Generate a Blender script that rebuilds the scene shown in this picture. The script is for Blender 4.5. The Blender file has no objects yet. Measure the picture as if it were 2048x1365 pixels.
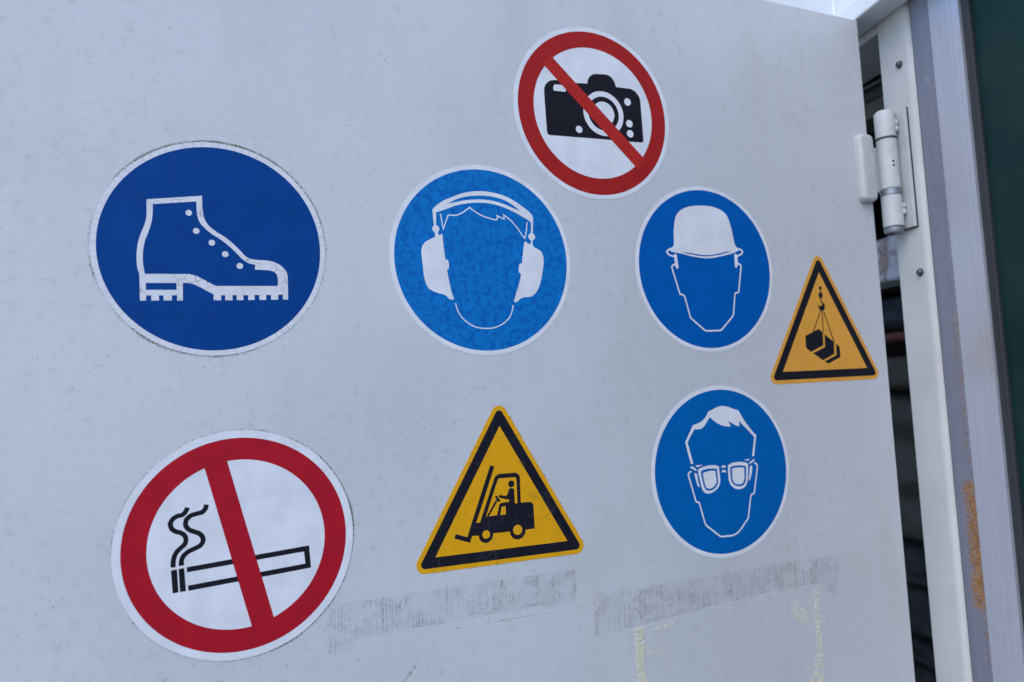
import bpy, bmesh, math, random
from mathutils import Vector, Matrix, noise
from mathutils.geometry import tessellate_polygon
rnd = random.Random(11)
scn = bpy.context.scene
col = scn.collection
R = math.radians

# ------------------------------------------------------------------ camera
H0 = 1.5                                    # height of the picture centre on the door, metres
cam = bpy.data.cameras.new("camera"); camo = bpy.data.objects.new("camera", cam); col.objects.link(camo)
cam.sensor_width = 36.0; cam.lens = 1397.352 / 2048 * 36.0
cam.clip_start = 0.02; cam.clip_end = 2000
ex = Vector((0.92313907, -0.38144820, -0.04807826))      # camera axes in door space (X along the door, Y into the door, Z up)
ed = Vector((-0.01549768, 0.08803108, -0.99599716))
ez = Vector((0.38415371, 0.92018900, 0.07535337))
M = Matrix.Identity(4)
for i in range(3):
    M[i][0] = ex[i]; M[i][1] = -ed[i]; M[i][2] = -ez[i]
M.translation = Vector((-0.28143129, -0.67413114, -0.05520393 + H0))
camo.matrix_world = M
cam.dof.use_dof = True; cam.dof.focus_distance = 0.70; cam.dof.aperture_fstop = 5.0
scn.camera = camo

# ------------------------------------------------------------------ light
SUN_EL, SUN_AZ = R(50), R(228)              # azimuth counted from +Y clockwise: from the left, a little behind the camera
w = bpy.data.worlds.new("World"); scn.world = w; w.use_nodes = True
nt = w.node_tree; bg = nt.nodes["Background"]
sky = nt.nodes.new("ShaderNodeTexSky"); sky.sky_type = 'NISHITA'; sky.sun_disc = False
sky.sun_elevation = SUN_EL; sky.sun_rotation = SUN_AZ; sky.air_density = 1.0; sky.dust_density = 1.2; sky.ozone_density = 2.5
nt.links.new(sky.outputs[0], bg.inputs[0]); bg.inputs[1].default_value = 0.15
sl = bpy.data.lights.new("sun", 'SUN'); sl.energy = 0.5; sl.angle = R(50); sl.color = (1.0, 1.0, 1.0)
so = bpy.data.objects.new("sun", sl); col.objects.link(so)
sd = Vector((math.sin(SUN_AZ) * math.cos(SUN_EL), math.cos(SUN_AZ) * math.cos(SUN_EL), math.sin(SUN_EL)))
so.rotation_euler = (-sd).to_track_quat('-Z', 'Y').to_euler()
scn.view_settings.view_transform = 'Standard'; scn.view_settings.look = 'None'
scn.view_settings.exposure = 1.0; scn.view_settings.gamma = 1.0

# ------------------------------------------------------------------ helpers
def tag(o, label=None, cat=None, group=None, kind=None):
    if label: o['label'] = label
    if cat: o['category'] = cat
    if group: o['group'] = group
    if kind: o['kind'] = kind
    return o

def empty(name, loc, rz=0.0):
    o = bpy.data.objects.new(name, None); o.empty_display_size = 0.05
    o.location = loc; o.rotation_euler = (0, 0, rz); col.objects.link(o); return o

def obj(name, bm, m, parent=None, smooth=False):
    me = bpy.data.meshes.new(name); bm.to_mesh(me); bm.free()
    if m: me.materials.append(m)
    if smooth:
        for p in me.polygons: p.use_smooth = True
        me.set_sharp_from_angle(angle=R(32))
    o = bpy.data.objects.new(name, me); col.objects.link(o)
    if parent: o.parent = parent
    return o

def box(bm, x0, x1, y0, y1, z0, z1, bev=0.0, seg=2):
    r = bmesh.ops.create_cube(bm, size=1.0)
    vs = r['verts']
    for v in vs:
        v.co = Vector(((x0 + x1) / 2 + v.co.x * (x1 - x0), (y0 + y1) / 2 + v.co.y * (y1 - y0), (z0 + z1) / 2 + v.co.z * (z1 - z0)))
    if bev:
        es = list({e for v in vs for e in v.link_edges})
        bmesh.ops.bevel(bm, geom=es, offset=bev, segments=seg, profile=0.5, affect='EDGES')
    return bm

def boxm(*a, **k): return box(bmesh.new(), *a, **k)

def lathe(bm, prof, axis_xy, n=48):
    """profile of (radius, z) turned about a vertical axis"""
    ax, ay = axis_xy; rings = []
    for r, z in prof:
        rings.append([bm.verts.new((ax + r * math.cos(2 * math.pi * i / n), ay + r * math.sin(2 * math.pi * i / n), z)) for i in range(n)])
    for a, b in zip(rings, rings[1:]):
        for i in range(n):
            bm.faces.new((a[i], a[(i + 1) % n], b[(i + 1) % n], b[i]))
    bm.faces.new(rings[0][::-1]); bm.faces.new(rings[-1]); bmesh.ops.recalc_face_normals(bm, faces=bm.faces)
    return bm

def smooth_loop(pts, closed=True, corner=38, step=1.1):
    """rounds the gentle turns of a traced outline, keeps its sharp corners"""
    P = [Vector(p) for p in pts]; n = len(P)
    tin, tout = [None] * n, [None] * n
    for i in range(n):
        if not closed and i in (0, n - 1):
            d = (P[1] - P[0]) if i == 0 else (P[-1] - P[-2]); tin[i] = tout[i] = d.normalized(); continue
        d1, d2 = P[i] - P[i - 1], P[(i + 1) % n] - P[i]
        if d1.length < 1e-6 or d2.length < 1e-6: tin[i] = tout[i] = (d1 + d2).normalized(); continue
        u1, u2 = d1.normalized(), d2.normalized()
        if u1.angle(u2) > R(corner): tin[i], tout[i] = u1, u2
        elif d1.length > 2.6 * d2.length: tin[i] = tout[i] = u1
        elif d2.length > 2.6 * d1.length: tin[i] = tout[i] = u2
        else: tin[i] = tout[i] = (u1 * d2.length + u2 * d1.length).normalized()
    out = []
    for i in range(n if closed else n - 1):
        a, b = P[i], P[(i + 1) % n]; L = (b - a).length
        u = (b - a).normalized() if L > 1e-6 else Vector((1, 0))
        out.append(a)
        if abs(tout[i].angle(u, 0)) < 0.02 and abs(tin[(i + 1) % n].angle(u, 0)) < 0.02: continue
        k = max(1, min(8, int(L / step) + 1))
        m0, m1 = tout[i] * L, tin[(i + 1) % n] * L
        for j in range(1, k):
            t = j / k; t2, t3 = t * t, t * t * t
            out.append(a * (2 * t3 - 3 * t2 + 1) + m0 * (t3 - 2 * t2 + t) + b * (3 * t2 - 2 * t3) + m1 * (t3 - t2))
    if not closed: out.append(P[-1])
    return out

def circle(cx, cy, r, n=128): return [Vector((cx + r * math.cos(2 * math.pi * i / n), cy + r * math.sin(2 * math.pi * i / n))) for i in range(n)]

def print_bm(loops, lift):
    """flat print: outline with holes, millimetres on the sheet, lifted off the sheet by `lift` mm"""
    bm = bmesh.new(); vs = []
    L3 = [[Vector((p[0], p[1], 0)) for p in lp] for lp in loops]
    for lp in L3:
        for p in lp: vs.append(bm.verts.new((p.x / 1000, -lift / 1000, p.y / 1000)))
    for t in tessellate_polygon(L3):
        try: bm.faces.new([vs[i] for i in t])
        except ValueError: pass
    bm.normal_update()
    for f in list(bm.faces):
        if f.normal.y > 0: f.normal_flip()
    return bm

def stroke_loops(pts, width, close=False):
    P = smooth_loop(pts, False); h = width / 2; n = len(P); lft, rgt = [], []
    for i in range(n):
        d1 = (P[i] - P[i - 1]).normalized() if i else None
        d2 = (P[i + 1] - P[i]).normalized() if i < n - 1 else None
        d1 = d1 or d2; d2 = d2 or d1
        t = (d1 + d2)
        t = t.normalized() if t.length > 0.05 else d2
        nn = Vector((-t.y, t.x)); c = max(0.32, nn.dot(Vector((-d1.y, d1.x))))
        lft.append(P[i] + nn * h / c); rgt.append(P[i] - nn * h / c)
    return lft, rgt

def stroke_bm(pts, width, lift):
    bm = bmesh.new(); l, r = stroke_loops(pts, width)
    a = [bm.verts.new((p.x / 1000, -lift / 1000, p.y / 1000)) for p in l]
    b = [bm.verts.new((p.x / 1000, -lift / 1000, p.y / 1000)) for p in r]
    for i in range(len(a) - 1):
        try: bm.faces.new((a[i], b[i], b[i + 1], a[i + 1]))
        except ValueError: pass
    bm.normal_update()
    for f in bm.faces:
        if f.normal.y > 0: f.normal_flip()
    return bm

def slab_bm(loop, thick):
    """cut vinyl sheet: outline in mm, front at -thick, back on the door"""
    bm = bmesh.new()
    f = [bm.verts.new((p[0] / 1000, -thick / 1000, p[1] / 1000)) for p in loop]
    k = [bm.verts.new((p[0] / 1000, -0.00001, p[1] / 1000)) for p in loop]
    n = len(f); bm.faces.new(f)
    for i in range(n): bm.faces.new((f[i], f[(i + 1) % n], k[(i + 1) % n], k[i]))
    bmesh.ops.recalc_face_normals(bm, faces=bm.faces)
    bm.normal_update(); bm.faces.ensure_lookup_table()
    if bm.faces[0].normal.y > 0:
        bmesh.ops.reverse_faces(bm, faces=bm.faces)
    return bm

# ------------------------------------------------------------------ materials
class Mat:
    def __init__(s, name, color, rough=0.5, metal=0.0, spec=0.5):
        s.m = bpy.data.materials.new(name); s.m.use_nodes = True; s.t = s.m.node_tree
        s.b = s.t.nodes["Principled BSDF"]
        s.b.inputs['Base Color'].default_value = (*color, 1); s.b.inputs['Roughness'].default_value = rough
        s.b.inputs['Metallic'].default_value = metal; s.b.inputs['Specular IOR Level'].default_value = spec
        s.tc = s.t.nodes.new("ShaderNodeTexCoord"); s.co = s.tc.outputs['Object']; s.c = (*color, 1)
    def n(s, kind, **kw):
        x = s.t.nodes.new(kind)
        for k, v in kw.items(): setattr(x, k, v)
        return x
    def set(s, sock, v):
        if hasattr(v, 'links'): s.t.links.new(v, sock)
        else: sock.default_value = v
    def math(s, op, a, b=0.0, c=None, clamp=False):
        x = s.n("ShaderNodeMath", operation=op, use_clamp=clamp); s.set(x.inputs[0], a); s.set(x.inputs[1], b)
        if c is not None: s.set(x.inputs[2], c)
        return x.outputs[0]
    def map(s, v, a, b, c=0.0, d=1.0):
        x = s.n("ShaderNodeMapRange", interpolation_type='SMOOTHSTEP'); s.set(x.inputs['Value'], v)
        for i, q in zip(('From Min', 'From Max', 'To Min', 'To Max'), (a, b, c, d)): x.inputs[i].default_value = q
        return x.outputs[0]
    def scale(s, sx, sy, sz, loc=(0, 0, 0), src=None):
        x = s.n("ShaderNodeMapping"); s.t.links.new(src or s.co, x.inputs[0]); x.inputs['Scale'].default_value = (sx, sy, sz); x.inputs['Location'].default_value = loc
        return x.outputs[0]
    def noise(s, sc, detail=4, rough=0.55, vec=None, dist=0.0):
        x = s.n("ShaderNodeTexNoise"); s.t.links.new(vec or s.co, x.inputs['Vector']); x.inputs['Scale'].default_value = sc
        x.inputs['Detail'].default_value = detail; x.inputs['Roughness'].default_value = rough; x.inputs['Distortion'].default_value = dist
        return x.outputs[0]
    def voro(s, sc, feature='F1', vec=None, rand=1.0):
        x = s.n("ShaderNodeTexVoronoi", feature=feature); s.t.links.new(vec or s.co, x.inputs['Vector']); x.inputs['Scale'].default_value = sc
        x.inputs['Randomness'].default_value = rand
        return x.outputs['Distance']
    def mix(s, fac, a, b):
        x = s.n("ShaderNodeMix", data_type='RGBA'); s.set(x.inputs['Factor'], fac)
        for k, v in ((6, a), (7, b)):
            if hasattr(v, 'links'): s.t.links.new(v, x.inputs[k])
            else: x.inputs[k].default_value = v if len(v) == 4 else (*v, 1)
        return x.outputs[2]
    def color(s, c): s.set(s.b.inputs['Base Color'], c); s.cur = c; return s
    def bump(s, h, strength=0.2, dist=0.001):
        x = s.n("ShaderNodeBump"); s.set(x.inputs['Height'], h); x.inputs['Strength'].default_value = strength; x.inputs['Distance'].default_value = dist
        if s.b.inputs['Normal'].links: s.t.links.new(s.b.inputs['Normal'].links[0].from_socket, x.inputs['Normal'])
        s.t.links.new(x.outputs[0], s.b.inputs['Normal']); return s
    def sep(s):
        x = s.n("ShaderNodeSeparateXYZ"); s.t.links.new(s.co, x.inputs[0]); return x.outputs

def vinyl(name, c, c2=None, rough=0.42, mott=0.0, mscale=90, cracks=0.0, crackcol=(0.08, 0.08, 0.07), grain=0.03, cscale=75):
    m = Mat(name, c, rough, spec=0.06)
    f = m.map(m.noise(38, 3), 0.3, 0.7)
    base = m.mix(f, [v * 0.93 for v in c], [min(1, v * 1.05) for v in c])
    if mott and c2:
        g = m.map(m.noise(mscale, 3, 0.6), 0.44, 0.62)
        sp = m.map(m.voro(mscale * 2.2), 0.12, 0.42, 1, 0)
        k = m.math('MULTIPLY', m.math('MAXIMUM', g, sp), mott)
        base = m.mix(k, base, c2)
    if cracks:
        wob = m.n("ShaderNodeMix", data_type='VECTOR'); wob.inputs['Factor'].default_value = 0.003
        m.t.links.new(m.co, wob.inputs[4]); nn = m.n("ShaderNodeTexNoise"); nn.inputs['Scale'].default_value = 60; m.t.links.new(m.co, nn.inputs['Vector']); m.t.links.new(nn.outputs['Color'], wob.inputs[5])
        e = m.voro(cscale, 'DISTANCE_TO_EDGE', wob.outputs[1])
        k = m.math('MULTIPLY', m.map(e, 0.006, 0.03, 1, 0), m.map(m.noise(30, 3), 0.46, 0.6))
        k = m.math('MULTIPLY', k, cracks); base = m.mix(k, base, crackcol)
    # fine weathering grain
    gr = m.map(m.noise(900, 2, 0.7), 0.62, 0.78); base = m.mix(m.math('MULTIPLY', gr, grain), base, (0.5, 0.52, 0.55))
    m.color(base); m.set(m.b.inputs['Roughness'], m.map(m.noise(120, 3), 0.2, 0.8, rough - 0.08, rough + 0.12))
    m.bump(m.noise(420, 2), 0.12, 0.0006)
    return m.m

V_WHITE = vinyl("white_vinyl", (0.68, 0.69, 0.74))
V_WHITE_OLD = vinyl("weathered_white_vinyl", (0.64, 0.65, 0.70), cracks=0.75, crackcol=(0.16, 0.16, 0.17), cscale=95)
V_NAVY = vinyl("deep_blue_vinyl", (0.0008, 0.046, 0.225), (0.0008, 0.054, 0.215), mott=0.3, mscale=60)
V_BLUE = vinyl("blue_vinyl", (0.0006, 0.098, 0.39), (0.0006, 0.082, 0.35), mott=0.3)
V_BLUE2 = vinyl("bright_blue_vinyl", (0.0006, 0.112, 0.39), (0.0006, 0.098, 0.36), mott=0.3)
V_MOTT = vinyl("mottled_blue_vinyl", (0.004, 0.170, 0.50), (0.003, 0.095, 0.39), mott=0.85, mscale=150)
V_RED = vinyl("red_vinyl", (0.40, 0.010, 0.022), (0.33, 0.010, 0.025), mott=0.5, mscale=60)
V_RED2 = vinyl("dull_red_vinyl", (0.36, 0.018, 0.018), (0.31, 0.017, 0.020), mott=0.4, mscale=60)
V_REDBAR = vinyl("bright_red_vinyl", (0.43, 0.024, 0.021), (0.37, 0.020, 0.020), mott=0.5, mscale=45)
V_BLACK = vinyl("black_vinyl", (0.012, 0.012, 0.018), grain=0.1)
V_BLACK_OLD = vinyl("cracked_black_vinyl", (0.012, 0.012, 0.020), cracks=0.22, crackcol=(0.12, 0.12, 0.13), cscale=60, grain=0.10)
V_YELLOW = vinyl("yellow_vinyl", (0.74, 0.36, 0.010), (0.65, 0.31, 0.010), mott=0.5, mscale=40, cracks=0.40, crackcol=(0.30, 0.16, 0.02), cscale=62)
V_YELLOW2 = vinyl("faded_yellow_vinyl", (0.72, 0.34, 0.055), (0.66, 0.31, 0.055), mott=0.4, mscale=40)

def rim_vinyl():
    """old white vinyl whose border has split into short radial cracks"""
    m = Mat("radially_cracked_white_vinyl", (0.6, 0.6, 0.66), 0.45, spec=0.06)
    x, y, z = m.sep(); ang = m.math('MULTIPLY', m.math('ARCTAN2', z, x), 13.0)
    v = m.n("ShaderNodeTexVoronoi", voronoi_dimensions='1D', feature='DISTANCE_TO_EDGE'); m.set(v.inputs['W'], m.math('ADD', ang, m.math('MULTIPLY', m.noise(160, 2), 0.25))); v.inputs['Scale'].default_value = 1.0
    k = m.math('MULTIPLY', m.map(v.outputs['Distance'], 0.008, 0.035, 1, 0), m.map(m.noise(24, 2), 0.40, 0.56, 0.15, 0.8))
    base = m.mix(m.map(m.noise(40, 3), 0.3, 0.7), (0.61, 0.62, 0.67), (0.67, 0.68, 0.73))
    m.color(m.mix(k, base, (0.17, 0.17, 0.17))); m.bump(m.noise(420, 2), 0.12, 0.0006); return m.m
V_RIM = rim_vinyl()

def door_paint():
    m = Mat("white_door_paint", (0.6, 0.62, 0.64), 0.42)
    a = m.map(m.noise(3.2, 4), 0.3, 0.7)
    base = m.mix(a, (0.505, 0.517, 0.545), (0.56, 0.572, 0.60))
    blot = m.math('MULTIPLY', m.map(m.noise(95, 5, 0.68), 0.52, 0.72), m.map(m.noise(6, 2), 0.36, 0.60, 0.25, 1.0))
    base = m.mix(m.math('MULTIPLY', blot, 0.50), base, (0.36, 0.365, 0.35))
    wash = m.map(m.noise(1.0, 4, 0.6, m.scale(16, 16, 5)), 0.48, 0.75)
    base = m.mix(m.math('MULTIPLY', wash, 0.24), base, (0.42, 0.41, 0.37))
    # small dark specks, each its own cell
    sp = m.math('MULTIPLY', m.map(m.voro(95), 0.05, 0.11, 1, 0), m.map(m.noise(28, 1), 0.56, 0.62))
    base = m.mix(m.math('MULTIPLY', sp, 0.55), base, (0.17, 0.17, 0.16))
    scr = m.math('MULTIPLY', m.map(m.noise(1.0, 2, 0.5, m.scale(700, 700, 26)), 0.70, 0.76), m.map(m.noise(9, 3), 0.52, 0.66))
    base = m.mix(m.math('MULTIPLY', scr, 0.35), base, (0.30, 0.30, 0.29))
    sp2 = m.math('MULTIPLY', m.map(m.voro(260), 0.08, 0.2, 1, 0), m.map(m.noise(14, 2), 0.5, 0.62))
    base = m.mix(m.math('MULTIPLY', sp2, 0.3), base, (0.33, 0.34, 0.34))
    m.color(base)
    m.set(m.b.inputs['Roughness'], m.map(m.noise(60, 3), 0.3, 0.7, 0.36, 0.5))
    m.bump(m.noise(170, 3, 0.5), 0.16, 0.0012)
    pim = m.math('MULTIPLY', m.map(m.voro(330), 0.05, 0.28, 1, 0), m.map(m.noise(75, 1), 0.5, 0.56)); m.bump(pim, 0.35, 0.0006)
    return m.m
DOOR = door_paint()

def frame_paint(name, c, rough=0.4):
    m = Mat(name, c, rough); a = m.map(m.noise(9, 4), 0.3, 0.7)
    base = m.mix(a, [v * 0.92 for v in c], [v * 1.05 for v in c])
    d = m.math('MULTIPLY', m.map(m.noise(140, 4, 0.7), 0.58, 0.75), 0.3); base = m.mix(d, base, (0.3, 0.28, 0.25))
    m.color(base); m.bump(m.noise(160, 3), 0.1, 0.001); return m.m
FRAME = frame_paint("white_frame_paint", (0.58, 0.57, 0.56))
def hinge_paint():
    m = Mat("worn_white_hinge_paint", (0.55, 0.55, 0.55), 0.45)
    base = m.mix(m.map(m.noise(60, 4), 0.3, 0.7), (0.47, 0.475, 0.48), (0.53, 0.535, 0.54))
    g = m.math('MULTIPLY', m.map(m.noise(1.0, 4, 0.7, m.scale(260, 260, 70)), 0.54, 0.76), 0.40); base = m.mix(g, base, (0.26, 0.25, 0.24))
    c = m.math('MULTIPLY', m.map(m.noise(210, 3, 0.7), 0.66, 0.71), m.map(m.noise(50, 2), 0.5, 0.6)); base = m.mix(c, base, (0.12, 0.075, 0.05))
    m.color(base); m.bump(m.noise(220, 3), 0.25, 0.001); m.bump(c, 0.4, 0.0004); return m.m
HINGE = hinge_paint()
HEADER = frame_paint("brightened_header_paint", (0.80, 0.81, 0.82), 0.4)  # lighter than the frame paint: brighter sky light put into the colour

def dull_alu(name, c0, c1, metal):
    m = Mat(name, c0, 0.4, metal)
    st = m.noise(1.0, 4, 0.6, m.scale(260, 260, 3.5))
    base = m.mix(m.map(st, 0.3, 0.7), c0, c1)
    pit = m.map(m.noise(300, 4, 0.7), 0.60, 0.74); base = m.mix(m.math('MULTIPLY', pit, 0.4), base, (0.26, 0.26, 0.29))
    sc = m.math('MULTIPLY', m.map(m.noise(1.0, 3, 0.6, m.scale(240, 240, 60)), 0.60, 0.72), m.map(m.noise(14, 3), 0.45, 0.62)); base = m.mix(m.math('MULTIPLY', sc, 0.45), base, (0.72, 0.73, 0.78))
    x, y, z = m.sep()
    # rust bloom along the bend, ending in a straight right edge
    ed = m.math('ADD', x, m.math('MULTIPLY', m.math('SUBTRACT', m.noise(1.0, 5, 0.75, m.scale(300, 300, 230)), 0.5), 0.046))
    body = m.math('MULTIPLY', m.map(ed, 0.0665, 0.0725), m.math('LESS_THAN', x, 0.0872))
    zz = m.math('ADD', z, m.math('MULTIPLY', m.math('SUBTRACT', m.noise(1.0, 3, 0.7, m.scale(500, 500, 40)), 0.5), 0.03))
    body = m.math('MULTIPLY', body, m.math('MULTIPLY', m.map(zz, H0 - 0.352, H0 - 0.340), m.map(zz, H0 - 0.196, H0 - 0.184, 1, 0)))
    body = m.math('MULTIPLY', body, m.map(m.noise(1.0, 4, 0.7, m.scale(300, 300, 260)), 0.34, 0.50))
    sp = m.math('MULTIPLY', m.map(m.noise(1.0, 3, 0.7, m.scale(250, 250, 190)), 0.54, 0.60), m.math('MULTIPLY', m.map(x, 0.069, 0.086), m.math('LESS_THAN', x, 0.0872)))
    sp = m.math('MULTIPLY', sp, m.map(z, H0 + 0.16, H0 - 0.02))
    rust = m.math('MAXIMUM', body, sp)
    rc = m.mix(m.map(m.noise(300, 4, 0.7), 0.35, 0.65), (0.20, 0.078, 0.010), (0.42, 0.20, 0.045))
    m.color(m.mix(m.math('MULTIPLY', rust, 0.92), base, rc))
    m.set(m.b.inputs['Metallic'], m.math('MULTIPLY', m.math('SUBTRACT', 1.0, rust), metal))
    m.set(m.b.inputs['Roughness'], m.math('ADD', m.map(m.noise(40, 3), 0.3, 0.7, 0.30, 0.44), m.math('MULTIPLY', rust, 0.4)))
    m.bump(st, 0.02, 0.001); m.bump(rust, 0.2, 0.0005); return m.m
ALU = dull_alu("weathered_aluminium", (0.56, 0.57, 0.64), (0.62, 0.63, 0.70), 0.6)
ALU_SHADED = dull_alu("shaded_aluminium", (0.24, 0.245, 0.31), (0.285, 0.29, 0.355), 0.4)  # web of the same trim, facet shading put in as a darker colour

def green_paint():
    m = Mat("dark_green_hammered_paint", (0.010, 0.045, 0.042), 0.36, spec=0.16)
    base = m.mix(m.map(m.noise(12, 4), 0.3, 0.7), (0.004, 0.026, 0.027), (0.010, 0.036, 0.031))
    gl = m.math('MULTIPLY', m.map(m.voro(420), 0.05, 0.16, 1, 0), m.map(m.noise(35, 2), 0.6, 0.7)); base = m.mix(m.math('MULTIPLY', gl, 0.4), base, (0.3, 0.28, 0.2))
    m.color(base); m.bump(m.noise(620, 2, 0.6), 0.5, 0.0012); return m.m
GREEN = green_paint()

def plain(name, c, rough=0.6, metal=0.0, sc=120, bs=0.15, var=0.15):
    m = Mat(name, c, rough, metal); m.color(m.mix(m.noise(sc, 4), [v * (1 - var) for v in c], [v * (1 + var) for v in c])); m.bump(m.noise(sc * 2, 3), bs, 0.001); return m.m
RUBBER = plain("black_rubber", (0.028, 0.029, 0.033), 0.55)
STEEL = plain("zinc_steel", (0.26, 0.28, 0.31), 0.4, 0.7)
SCREW = plain("dark_screw_steel", (0.12, 0.125, 0.13), 0.38, 0.7)
DARK = plain("dark_gap", (0.012, 0.012, 0.013), 0.8)
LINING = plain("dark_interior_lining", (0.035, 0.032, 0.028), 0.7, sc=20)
WOOD = plain("raw_wood_ledge", (0.085, 0.07, 0.055), 0.7, sc=60)
def bag_film():
    m = Mat("white_plastic_film", (0.4, 0.4, 0.45), 0.4)
    base = m.mix(m.noise(40, 4), (0.34, 0.34, 0.39), (0.46, 0.46, 0.51))
    st = m.math('MULTIPLY', m.map(m.noise(1.0, 3, 0.6, m.scale(34, 34, 12)), 0.54, 0.66), 0.75); m.color(m.mix(st, base, (0.20, 0.10, 0.05))); m.bump(m.noise(90, 3), 0.3, 0.002); return m.m
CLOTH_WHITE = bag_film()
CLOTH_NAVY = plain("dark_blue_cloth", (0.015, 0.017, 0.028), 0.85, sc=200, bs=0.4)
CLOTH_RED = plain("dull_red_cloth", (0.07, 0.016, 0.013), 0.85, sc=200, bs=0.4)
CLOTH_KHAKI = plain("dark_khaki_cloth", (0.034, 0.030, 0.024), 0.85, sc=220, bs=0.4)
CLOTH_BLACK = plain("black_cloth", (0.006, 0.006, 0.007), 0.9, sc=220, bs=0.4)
GROUND = plain("asphalt", (0.10, 0.10, 0.10), 0.9, sc=8)

def film(name, c, sx, sz, lo, hi, amount, sc2=25.0, tint=(1.1, 1.25, 0.8)):
    """thin dirt film: patchy, opaque only where dirt sits; 'fade' runs 0 at its outer rim to 1"""
    m = Mat(name, c, 0.9, spec=0.1)
    at = m.n("ShaderNodeAttribute", attribute_name="fade")
    nz = m.noise(1.0, 5, 0.72, m.scale(sx, sx, sz)); big = m.noise(sc2, 3)
    v = m.math('ADD', nz, m.math('MULTIPLY', m.math('SUBTRACT', big, 0.5), 0.5))
    v = m.math('ADD', v, m.math('MULTIPLY', m.math('SUBTRACT', at.outputs['Fac'], 1.0), 0.34))
    m.set(m.b.inputs['Alpha'], m.math('MULTIPLY', m.map(v, lo, hi), amount))
    m.color(m.mix(m.noise(60, 3), c, tuple(min(1, a * b) for a, b in zip(c, tint))))
    return m.m
FILM_EDGE = film("edge_grime", (0.17, 0.17, 0.145), 600, 600, 0.36, 0.62, 0.75)
FILM_SPOT = film("edge_grime_spots", (0.07, 0.07, 0.06), 420, 420, 0.50, 0.60, 0.8, 60)
def streak_film():
    """fine upright threads of grime left by fabric tape"""
    m = Mat("streaky_residue_grime", (0.20, 0.19, 0.21), 0.9, spec=0.1)
    at = m.n("ShaderNodeAttribute", attribute_name="fade")
    th = m.map(m.noise(1.0, 2, 0.5, m.scale(520, 10, 9)), 0.42, 0.60)
    dt = m.map(m.noise(1.0, 3, 0.75, m.scale(620, 10, 300)), 0.34, 0.66)
    pt = m.map(m.noise(52, 5, 0.7, dist=0.8), 0.38, 0.66, 0.10, 1.0)
    k = m.math('MULTIPLY', m.math('MULTIPLY', m.math('ADD', m.math('MULTIPLY', th, 0.70), 0.24), dt), pt)
    rag = m.math('ADD', at.outputs['Fac'], m.math('MULTIPLY', m.math('SUBTRACT', m.noise(230, 4, 0.7), 0.5), 1.7))
    k = m.math('MULTIPLY', k, m.map(rag, -0.1, 0.7))
    cl = m.math('MULTIPLY', m.map(m.noise(300, 3, 0.6), 0.62, 0.70), m.math('MULTIPLY', pt, m.map(rag, 0.0, 0.5)))
    k = m.math('MAXIMUM', k, m.math('MULTIPLY', cl, 0.8))
    m.set(m.b.inputs['Alpha'], m.math('MULTIPLY', k, 0.54))
    m.color(m.mix(m.map(m.noise(34, 3), 0.56, 0.68), (0.17, 0.165, 0.195), (0.16, 0.16, 0.11)))
    return m.m
FILM_STREAK = streak_film()
FILM_MOSS = film("mossy_scuff", (0.16, 0.17, 0.10), 260, 260, 0.48, 0.68, 0.6)
FILM_LINE = film("paper_edge_line", (0.80, 0.82, 0.84), 300, 300, 0.30, 0.5, 0.5, tint=(0.95, 0.97, 1.0))
GLUE = plain("dried_yellow_glue", (0.60, 0.585, 0.46), 0.7, sc=300)

# ------------------------------------------------------------------ setting
bm = bmesh.new(); q = 400.0
bm.faces.new([bm.verts.new(v) for v in ((-q, -q, 0), (q, -q, 0), (q, q, 0), (-q, q, 0))])
tag(obj("ground", bm, GROUND), kind='structure')

# ------------------------------------------------------------------ container (local x: along the wall towards the camera, y: into it)
WA = math.atan2(-math.sin(R(79)), -math.cos(R(79)))
cont = tag(empty("site_container", (0.585, 0, 0), WA), "white framed doorway with dull metal trim and dark green side panel right of door", "container")
T = H0 + 0.4425                                             # underside of the header rail
def cpart(name, bm, m, smooth=False): return obj(name, bm, m, cont, smooth)

bm = bmesh.new()                                            # post with a rounded right edge
prof = [(-0.0032, 0.10), (-0.0032, 0.0012), (-0.002, 0.0)]
for k in range(7):
    a = k / 6 * math.pi / 2; prof.append((0.0425 + 0.0115 * math.sin(a), 0.0105 - 0.0105 * math.cos(a)))
prof.append((0.054, 0.10))
def extrude_prof(bm, prof, z0, z1):
    a = [bm.verts.new((x, y, z0)) for x, y in prof]; b = [bm.verts.new((x, y, z1)) for x, y in prof]; n = len(prof)
    for i in range(n): bm.faces.new((a[i], a[(i + 1) % n], b[(i + 1) % n], b[i]))
    bm.faces.new(a[::-1]); bm.faces.new(b); bmesh.ops.recalc_face_normals(bm, faces=bm.faces)
    return bm
post = cpart("door_post", extrude_prof(bm, prof, 0.08, T + 0.10), FRAME)
bm = boxm(-1.20, -0.0262, 0.0006, 0.10, H0 + 0.430, T + 0.10, bev=0.0012)
for v in bm.verts:                                          # mitred right end: the joint slopes up to the left
    if v.co.x > -0.1: v.co.x += -0.020 * max(0.0, (v.co.z - (H0 + 0.430)) / 0.05)
cpart("door_head", bm, FRAME)
bm = boxm(-0.0262, -0.0034, 0.0009, 0.10, H0 + 0.430, T + 0.10)
for v in bm.verts:
    if v.co.x < -0.02: v.co.x += 0.0006 - 0.020 * max(0.0, (v.co.z - (H0 + 0.430)) / 0.05)
cpart("corner_plate", bm, FRAME)
cpart("far_post", boxm(-1.28, -1.19, 0.0, 0.10, 0.08, H0 + 0.43, bev=0.006), FRAME)
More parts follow.
